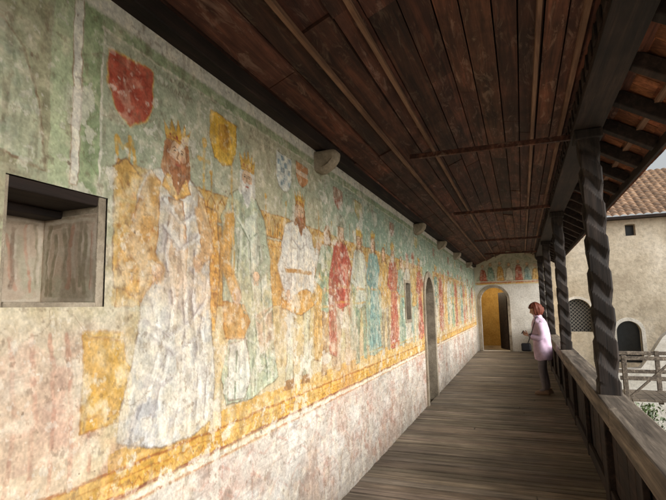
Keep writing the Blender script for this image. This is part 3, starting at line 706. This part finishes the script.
def tiled(name,x0,x1,yb,zb,yt,zt,parent,tile=.24,row=.34):
    nx=int((x1-x0)/tile)*6; L=math.hypot(yt-yb,zt-zb); nr=int(L/row); V=[];F=[];C=[]
    for r in range(nr):
        for e in (0,1):
            t=(r+e)/nr; lift=.05*(1-e)
            for i in range(nx+1):
                x=x0+(x1-x0)*i/nx; h=.05*abs(math.sin(math.pi*i/6))+lift
                V.append((x,yb+(yt-yb)*t,zb+(zt-zb)*t+h)); k=.65+.6*random.Random((i//6)*131+r*17).random(); C.append((k,k,k))
        b=r*2*(nx+1)
        for i in range(nx): F.append((b+i,b+i+1,b+nx+1+i+1,b+nx+1+i))
        if r: 
            for i in range(nx): F.append((b-(nx+1)+i,b-(nx+1)+i+1,b+i+1,b+i))
    m_=MB(); m_.v=V;m_.f=F;m_.c=C; return m_.obj(name,M_tilev,parent)
m,nt,b=newmat('old_roof_tile'); v=mapping(nt,(1,1,1)); n=noise(nt,v,5,4,.7)
c=ramp(nt,n,[(.3,L4((104,84,68))),(.55,L4((154,124,98))),(.75,L4((178,154,126)))]); a=node(nt,'ShaderNodeAttribute',attribute_name='Col')
c=mix(nt,c,a.outputs['Color'],1.0,'MULTIPLY'); nt.links.new(c,b.inputs['Base Color']); b.inputs['Roughness'].default_value=.9; M_tilev=m
tiled('tiled_roof',1.0,14.2,19.2,4.62,23.5,7.2,cb)
mb=MB(); mb.box(.9,14,19.25,19.6,4.58,4.66); mb.obj('eave_soffit',M_dark,cb)
sw=empty('stair_parapet_wall')
mb=MB()
vs=[(2.3,17.5,-4.5),(7.5,17.5,-4.5),(7.5,17.5,2.3),(5.6,17.5,1.75),(4.6,17.5,1.15),(3.95,17.5,.55),(3.6,17.5,.0),(3.3,17.5,-.4),(2.3,17.5,-.5)]
n=len(vs); vs2=vs+[(a,b+.35,c) for a,b,c in vs]
mb.add(vs2,[tuple(range(n)),tuple(range(2*n-1,n-1,-1))]+[(i,(i+1)%n,(i+1)%n+n,i+n) for i in range(n)])
mb.obj('parapet_masonry',M_white,sw,.03)
wk=empty('wooden_walkway')
mb=MB()
for i in range(34): mb.box(2.1+i*.15,2.1+i*.15+.14,13.2,14.6,-.62,-.57,[random.uniform(.8,1.15)]*3,j=.003)
mb.obj('deck',M_floor,wk)
mb=MB()
for yy in (13.25,14.55):
    for i in range(6): mb.box(2.15+i*.95-.05,2.15+i*.95+.05,yy-.05,yy+.05,-.9,.42,j=.004)
    for z in (.36,-.1): mb.box(2.05,7.1,yy-.03,yy+.03,z-.045,z+.045,[1,1,1],j=.004)
for xx in (2.2,4.5,6.9):
    for yy in (13.3,14.5): mb.box(xx-.08,xx+.08,yy-.08,yy+.08,-4.5,-.62)
for i in range(5): mb.beam((2.2+i*.95,13.25,-.55),(3.1+i*.95,13.25,.3),.05,.05,up=(0,1,0))
mb.obj('railing',M_rail,wk,.008)
mb=MB(); mb.add([(-400,-400,-4.5),(400,-400,-4.5),(400,400,-4.5),(-400,400,-4.5)],[(0,1,2,3)]); mb.obj('ground',M_ground)
def shrub(x,y,z,r,h):
    mb=MB()
    for i in range(7):
        a=random.uniform(0,6.28); mb.beam((x,y,z),(x+.6*r*math.cos(a),y+.6*r*math.sin(a),z+h*.8),.05,.05,(.5,.35,.25))
    for c in range(60):
        a=random.uniform(0,6.28); rr=r*math.sqrt(random.random()); cx=x+rr*math.cos(a); cy=y+rr*math.sin(a); cz=z+h*random.uniform(.25,1)*(1-.3*rr/r)
        k0=random.uniform(.5,1.5)
        for i in range(110):
            p=Vector((cx,cy,cz))+Vector([random.gauss(0,.15*r) for _ in range(3)])
            q=Vector([random.gauss(0,1) for _ in range(3)]).normalized(); t=q.orthogonal().normalized(); s=random.uniform(.03,.065)
            w=q.cross(t); k=k0*random.uniform(.8,1.2)
            mb.add([p,p+t*s+w*s*.5,p+t*s*2,p+t*s-w*s*.5],[(0,1,2,3)],(k,k,k))
    return mb.obj('green_shrub',M_leaf)
m,nt,b=newmat('leaf'); a=node(nt,'ShaderNodeAttribute',attribute_name='Col')
c=mix(nt,(0.07,0.11,0.03,1),a.outputs['Color'],1.0,'MULTIPLY'); nt.links.new(c,b.inputs['Base Color']); M_leaf=m
shrub(3.1,12.0,-4.5,1.1,4.3); shrub(4.8,12.2,-4.5,1.2,4.2); shrub(2.7,16.3,-4.5,.9,3.9)
# ------------------------------------------------------------------ person
def skin_mesh(name,pts,edges,rad,mat,parent,sub=2):
    me=bpy.data.meshes.new(name); me.from_pydata([tuple(p) for p in pts],edges,[]); o=link(bpy.data.objects.new(name,me),parent)
    s=o.modifiers.new('s','SKIN'); me.skin_vertices[0].data[0].use_root=True
    for i,r in enumerate(rad): me.skin_vertices[0].data[i].radius=(r,r) if not isinstance(r,tuple) else r
    s.use_smooth_shade=True
    q=o.modifiers.new('u','SUBSURF'); q.levels=sub; q.render_levels=sub
    me.materials.append(mat); return o
def loft(name,rings,mat,parent,n=32,sub=1,quilt=0):
    mb=MB(); V=[];F=[]
    for j,(cx,cy,cz,rx,ry) in enumerate(rings):
        for k in range(n):
            a=2*math.pi*k/n; wob=1+.035*math.sin(5*a+j*.7)+.025*math.sin(9*a+1.3*j)+quilt*(.5 if j%2 else -.5)
            V.append((cx+rx*wob*math.cos(a),cy+ry*wob*math.sin(a),cz+.008*math.sin(4*a+j)))
    for j in range(len(rings)-1):
        for k in range(n): F.append((j*n+k,j*n+(k+1)%n,(j+1)*n+(k+1)%n,(j+1)*n+k))
    mb.add(V,F); o=mb.obj(name,mat,parent,smooth=True)
    q=o.modifiers.new('so','SOLIDIFY'); q.thickness=.008
    q=o.modifiers.new('u','SUBSURF'); q.levels=sub; q.render_levels=sub
    return o
def woman(px,py,scale):
    P=empty('standing_woman'); P.location=(px,py,FZ); P.scale=(scale,scale,scale)
    Ms=simple('skin_tone',(206,160,134),.55,.06); Mc=simple('lilac_jacket',(206,180,202),.8,.14,14); Mt=simple('grey_trousers',(132,124,128),.85,.12,16)
    Msh=simple('beige_shoe',(150,124,104),.7,.1); Mh=simple('auburn_hair',(104,54,38),.6,.4,60); Mb=simple('black_bag',(24,24,28),.55,.2)
    Mph=simple('phone_black',(20,20,22),.3,.1); Mey=simple('eye_dark',(40,28,22),.4,.1); Ml=simple('lips',(168,92,84),.5,.05)
    def V(f,s,z): return Vector((-f,-s,z))  # f forward (-x), s to her left (-y)
    pts=[V(-.03,0,.86),V(-.03,0,1.02),V(-.01,0,1.20),V(.0,0,1.31),V(.01,0,1.40),V(.03,0,1.45),
         V(-.02,.09,.80),V(.02,.095,.46),V(-.02,.09,.10),V(.10,.10,.035),
         V(-.03,-.09,.80),V(-.03,-.095,.46),V(-.09,-.09,.10),V(.03,-.11,.035),
         V(.0,.16,1.30),V(-.03,.21,1.06),V(.20,.13,1.05),
         V(.0,-.16,1.30),V(-.03,-.21,1.06),V(.20,-.10,1.07)]
    ed=[(0,1),(1,2),(2,3),(3,4),(4,5),(0,6),(6,7),(7,8),(8,9),(0,10),(10,11),(11,12),(12,13),(3,14),(14,15),(15,16),(3,17),(17,18),(18,19)]
    rad=[.13,.11,.12,.10,.05,.045,.085,.062,.046,.035,.085,.062,.046,.035,.06,.045,.028,.06,.045,.028]
    skin_mesh('body',pts,ed,rad,Mt,P)
    for s,f in ((.095,.03),(-.10,-.04)):
        c=V(f,s,0); mb=MB(); n=16
        for j,(z,sc) in enumerate(((.0,1),(.03,1.04),(.06,.9),(.085,.6))):
            for k in range(n):
                a=2*math.pi*k/n; fx=.125*math.cos(a)*sc+(.0 if j<3 else -.03); w=(.045+.008*math.cos(a))*sc*math.sin(a)
                mb.v.append((c.x-fx,c.y+w,c.z+z)); mb.c.append((1,1,1))
        for j in range(3):
            for k in range(n): mb.f.append((j*n+k,j*n+(k+1)%n,(j+1)*n+(k+1)%n,(j+1)*n+k))
        mb.f.append(tuple(range(3*n,4*n))); mb.f.append(tuple(range(n-1,-1,-1)))
        mb.obj('shoe',Msh,P,smooth=True)
    prof=[(.62,-.03,.145,.185),(.635,-.03,.152,.195),(.73,-.035,.162,.205),(.83,-.035,.164,.208),(.94,-.032,.157,.20),(1.05,-.028,.150,.192),(1.14,-.02,.148,.198),(1.23,-.01,.146,.208),(1.31,-.005,.132,.202),(1.365,.0,.105,.155),(1.39,.01,.075,.09),(1.43,.02,.078,.082),(1.45,.025,.070,.075)]
    R=[]
    for (z,f,rx,ry) in prof:
        c=V(f,0,z); R.append((c.x,c.y,c.z,rx,ry))
    R2=[]
    for i in range(len(R)-1):
        R2.append(R[i]); R2.append(tuple((a+b)/2 for a,b in zip(R[i],R[i+1])))
    R2.append(R[-1])
    loft('jacket',R2,Mc,P,quilt=.045)
    skin_mesh('sleeve_l',[V(.0,.15,1.32),V(-.02,.215,1.20),V(-.05,.24,1.06),V(.05,.215,1.02),V(.18,.14,1.06)],[(0,1),(1,2),(2,3),(3,4)],[.082,.076,.070,.062,.045],Mc,P)
    skin_mesh('sleeve_r',[V(.0,-.15,1.32),V(-.02,-.215,1.20),V(-.05,-.24,1.06),V(.05,-.205,1.03),V(.18,-.11,1.08)],[(0,1),(1,2),(2,3),(3,4)],[.082,.076,.070,.062,.045],Mc,P)
    c=V(.30,.0,1.13); mb=MB(); mb.box(-.006,.006,-.075,.075,-.038,.038,M=Matrix.Translation(c)@Matrix.Rotation(math.radians(35),4,'Y')); mb.obj('phone',Mph,P,.004)
    for sg,w in ((1,V(.20,.125,1.065)),(-1,V(.20,-.10,1.085))):
        tgt=V(.28,.055*sg,1.11); d=(tgt-w); 
        fw=d.normalized(); side=Vector((0,0,1)); lat=fw.cross(side).normalized(); upv=lat.cross(fw)
        skin_mesh('palm',[w,w+fw*.04,w+fw*.075],[(0,1),(1,2)],[(.022,.022),(.03,.02),(.032,.016)],Ms,P,1)
        for k in range(4):
            o0=w+fw*.065+upv*(.024-.016*k); ln=(.032,.037,.034,.026)[k]
            inw=Vector((0,sg*1.0,0))
            skin_mesh('finger',[o0,o0+fw*ln,o0+fw*ln*1.5+inw*ln*.5,o0+fw*ln*1.5+inw*ln*1.1],[(0,1),(1,2),(2,3)],[.009,.0085,.008,.007],Ms,P,1)
        o0=w+fw*.03+upv*.02; skin_mesh('thumb',[o0,o0+fw*.02+upv*.025,o0+fw*.05+upv*.03],[(0,1),(1,2)],[.011,.010,.008],Ms,P,1)
    H=V(.05,0,1.54); T=Matrix.Translation(H)@Matrix.Rotation(math.radians(-20),4,'Y')
    mb=MB(); nu,nv=32,24
    for j in range(nv+1):
        th=math.pi*j/nv
        for i in range(nu):
            a=2*math.pi*i/nu
            x=math.sin(th)*math.cos(a); y=math.sin(th)*math.sin(a); z=math.cos(th)
            X,Yy,Zz=x*.094,y*.076,z*.114
            if z<0: 
                Yy*=1-.28*(-z)**1.5; X*=1-.12*(-z); 
                if x<0: X-=.010*max(0,-z)*(1-abs(y))
            if x<-.2:
                nose=math.exp(-((y/.13)**2))*math.exp(-(((z+.12)/.16)**2)); X-=.024*nose
                for se in (-.38,.38): X+=.010*math.exp(-(((y-se)/.16)**2+((z-.08)/.12)**2))
                X-=.005*math.exp(-((y/.25)**2+((z+.5)/.08)**2))
            mb.v.append(tuple(T@Vector((X,Yy,Zz)))); mb.c.append((1,1,1))
    for j in range(nv):
        for i in range(nu): mb.f.append((j*nu+i,(j+1)*nu+i,(j+1)*nu+(i+1)%nu,j*nu+(i+1)%nu))
    mb.obj('head',Ms,P,smooth=True)
    for se in (-.028,.028):
        me=bpy.data.meshes.new('eye'); bm=bmesh.new(); bmesh.ops.create_uvsphere(bm,u_segments=10,v_segments=8,radius=.011,matrix=T@Matrix.Translation((-.078,se,.008))); bm.to_mesh(me); bm.free(); me.materials.append(Mey)
        link(bpy.data.objects.new('eye',me),P)
    mb=MB(); mb.box(-.096,-.089,-.02,.02,-.062,-.054,M=T); mb.obj('mouth',Ml,P,.003)
    for se in (-1,1):
        mb=MB(); pts=[]
        for k in range(10):
            a=2*math.pi*k/10; pts.append(T@Vector((.012+.018*math.cos(a),se*.078,.0+.03*math.sin(a))))
        pts2=[p+Vector((.004,se*.010,0)) for p in pts]; mb.add(pts+pts2,[tuple(range(10)),tuple(range(19,9,-1))]+[(i,(i+1)%10,(i+1)%10+10,i+10) for i in range(10)]); mb.obj('ear',Ms,P,.003)
    mb=MB(); nu,nv=64,26
    for j in range(nv+1):
        th=math.pi*.84*j/nv
        for i in range(nu):
            a=2*math.pi*i/nu; x=math.sin(th)*math.cos(a); y=math.sin(th)*math.sin(a); z=math.cos(th)
            r=1.22+.05*math.sin(a*7+th*5)+.04*math.sin(a*15+th*3)+.02*math.sin(a*27+th*8)
            if x<-.45 and z<.40: r=.84
            X=x*.102*r+.014; Yy=y*.092*r; Zz=z*.112*r+.004
            if z<0 and x>-.45: Yy*=1.12; X*=1.08
            mb.v.append(tuple(T@Vector((X,Yy,Zz)))); mb.c.append((1,1,1))
    for j in range(nv):
        for i in range(nu): mb.f.append((j*nu+i,(j+1)*nu+i,(j+1)*nu+(i+1)%nu,j*nu+(i+1)%nu))
    mb.obj('hair',Mh,P,smooth=True)
    c=V(.25,.16,.86); mb=MB(); mb.box(c.x-.085,c.x+.085,c.y-.035,c.y+.035,c.z-.075,c.z+.075,j=.008); mb.obj('bag',Mb,P,.025)
    skin_mesh('bag_strap',[c+Vector((.03,0,.07)),V(.18,.19,1.03),V(.12,.17,1.2),V(.05,.12,1.41),V(-.06,.02,1.42)],[(0,1),(1,2),(2,3),(3,4)],[.008]*5,Mb,P,1)
woman(.27,9.75,.985)
# ------------------------------------------------------------------ light (overcast: pale sky, very soft sun)
el=math.radians(21); az=math.radians(108)
sd=Vector((math.sin(az)*math.cos(el),math.cos(az)*math.cos(el),math.sin(el)))
w=bpy.data.worlds.new('World'); scene.world=w; w.use_nodes=True; nt=w.node_tree
bg=nt.nodes['Background']; sky=nt.nodes.new('ShaderNodeTexSky'); sky.sky_type='NISHITA'; sky.sun_disc=False
sky.sun_elevation=el; sky.sun_rotation=az; sky.air_density=1.3; sky.dust_density=4.0; sky.ozone_density=1.5
hs=nt.nodes.new('ShaderNodeHueSaturation'); hs.inputs['Saturation'].default_value=.2; hs.inputs['Value'].default_value=1.3
nt.links.new(sky.outputs[0],hs.inputs['Color']); nt.links.new(hs.outputs[0],bg.inputs[0]); bg.inputs[1].default_value=.15
sl=bpy.data.lights.new('sun','SUN'); sl.energy=3.4; sl.angle=math.radians(60); sl.color=(1,.985,.955)
so=link(bpy.data.objects.new('sun',sl)); so.rotation_euler=sd.to_track_quat('Z','Y').to_euler()
# ------------------------------------------------------------------ camera
R=Matrix.Rotation(math.radians(21.24),4,'Z')@Matrix.Rotation(math.pi/2+math.radians(6.77),4,'X')@Matrix.Rotation(math.radians(-1.2),4,'Z')
cam=bpy.data.cameras.new('camera'); cam.lens=480/666*36; cam.sensor_width=36; cam.clip_start=.05; cam.clip_end=1500
co=link(bpy.data.objects.new('camera',cam)); co.matrix_world=Matrix.Translation((0,0,1.7))@R
scene.camera=co
scene.view_settings.view_transform='Standard'; scene.view_settings.look='None'; scene.view_settings.exposure=0
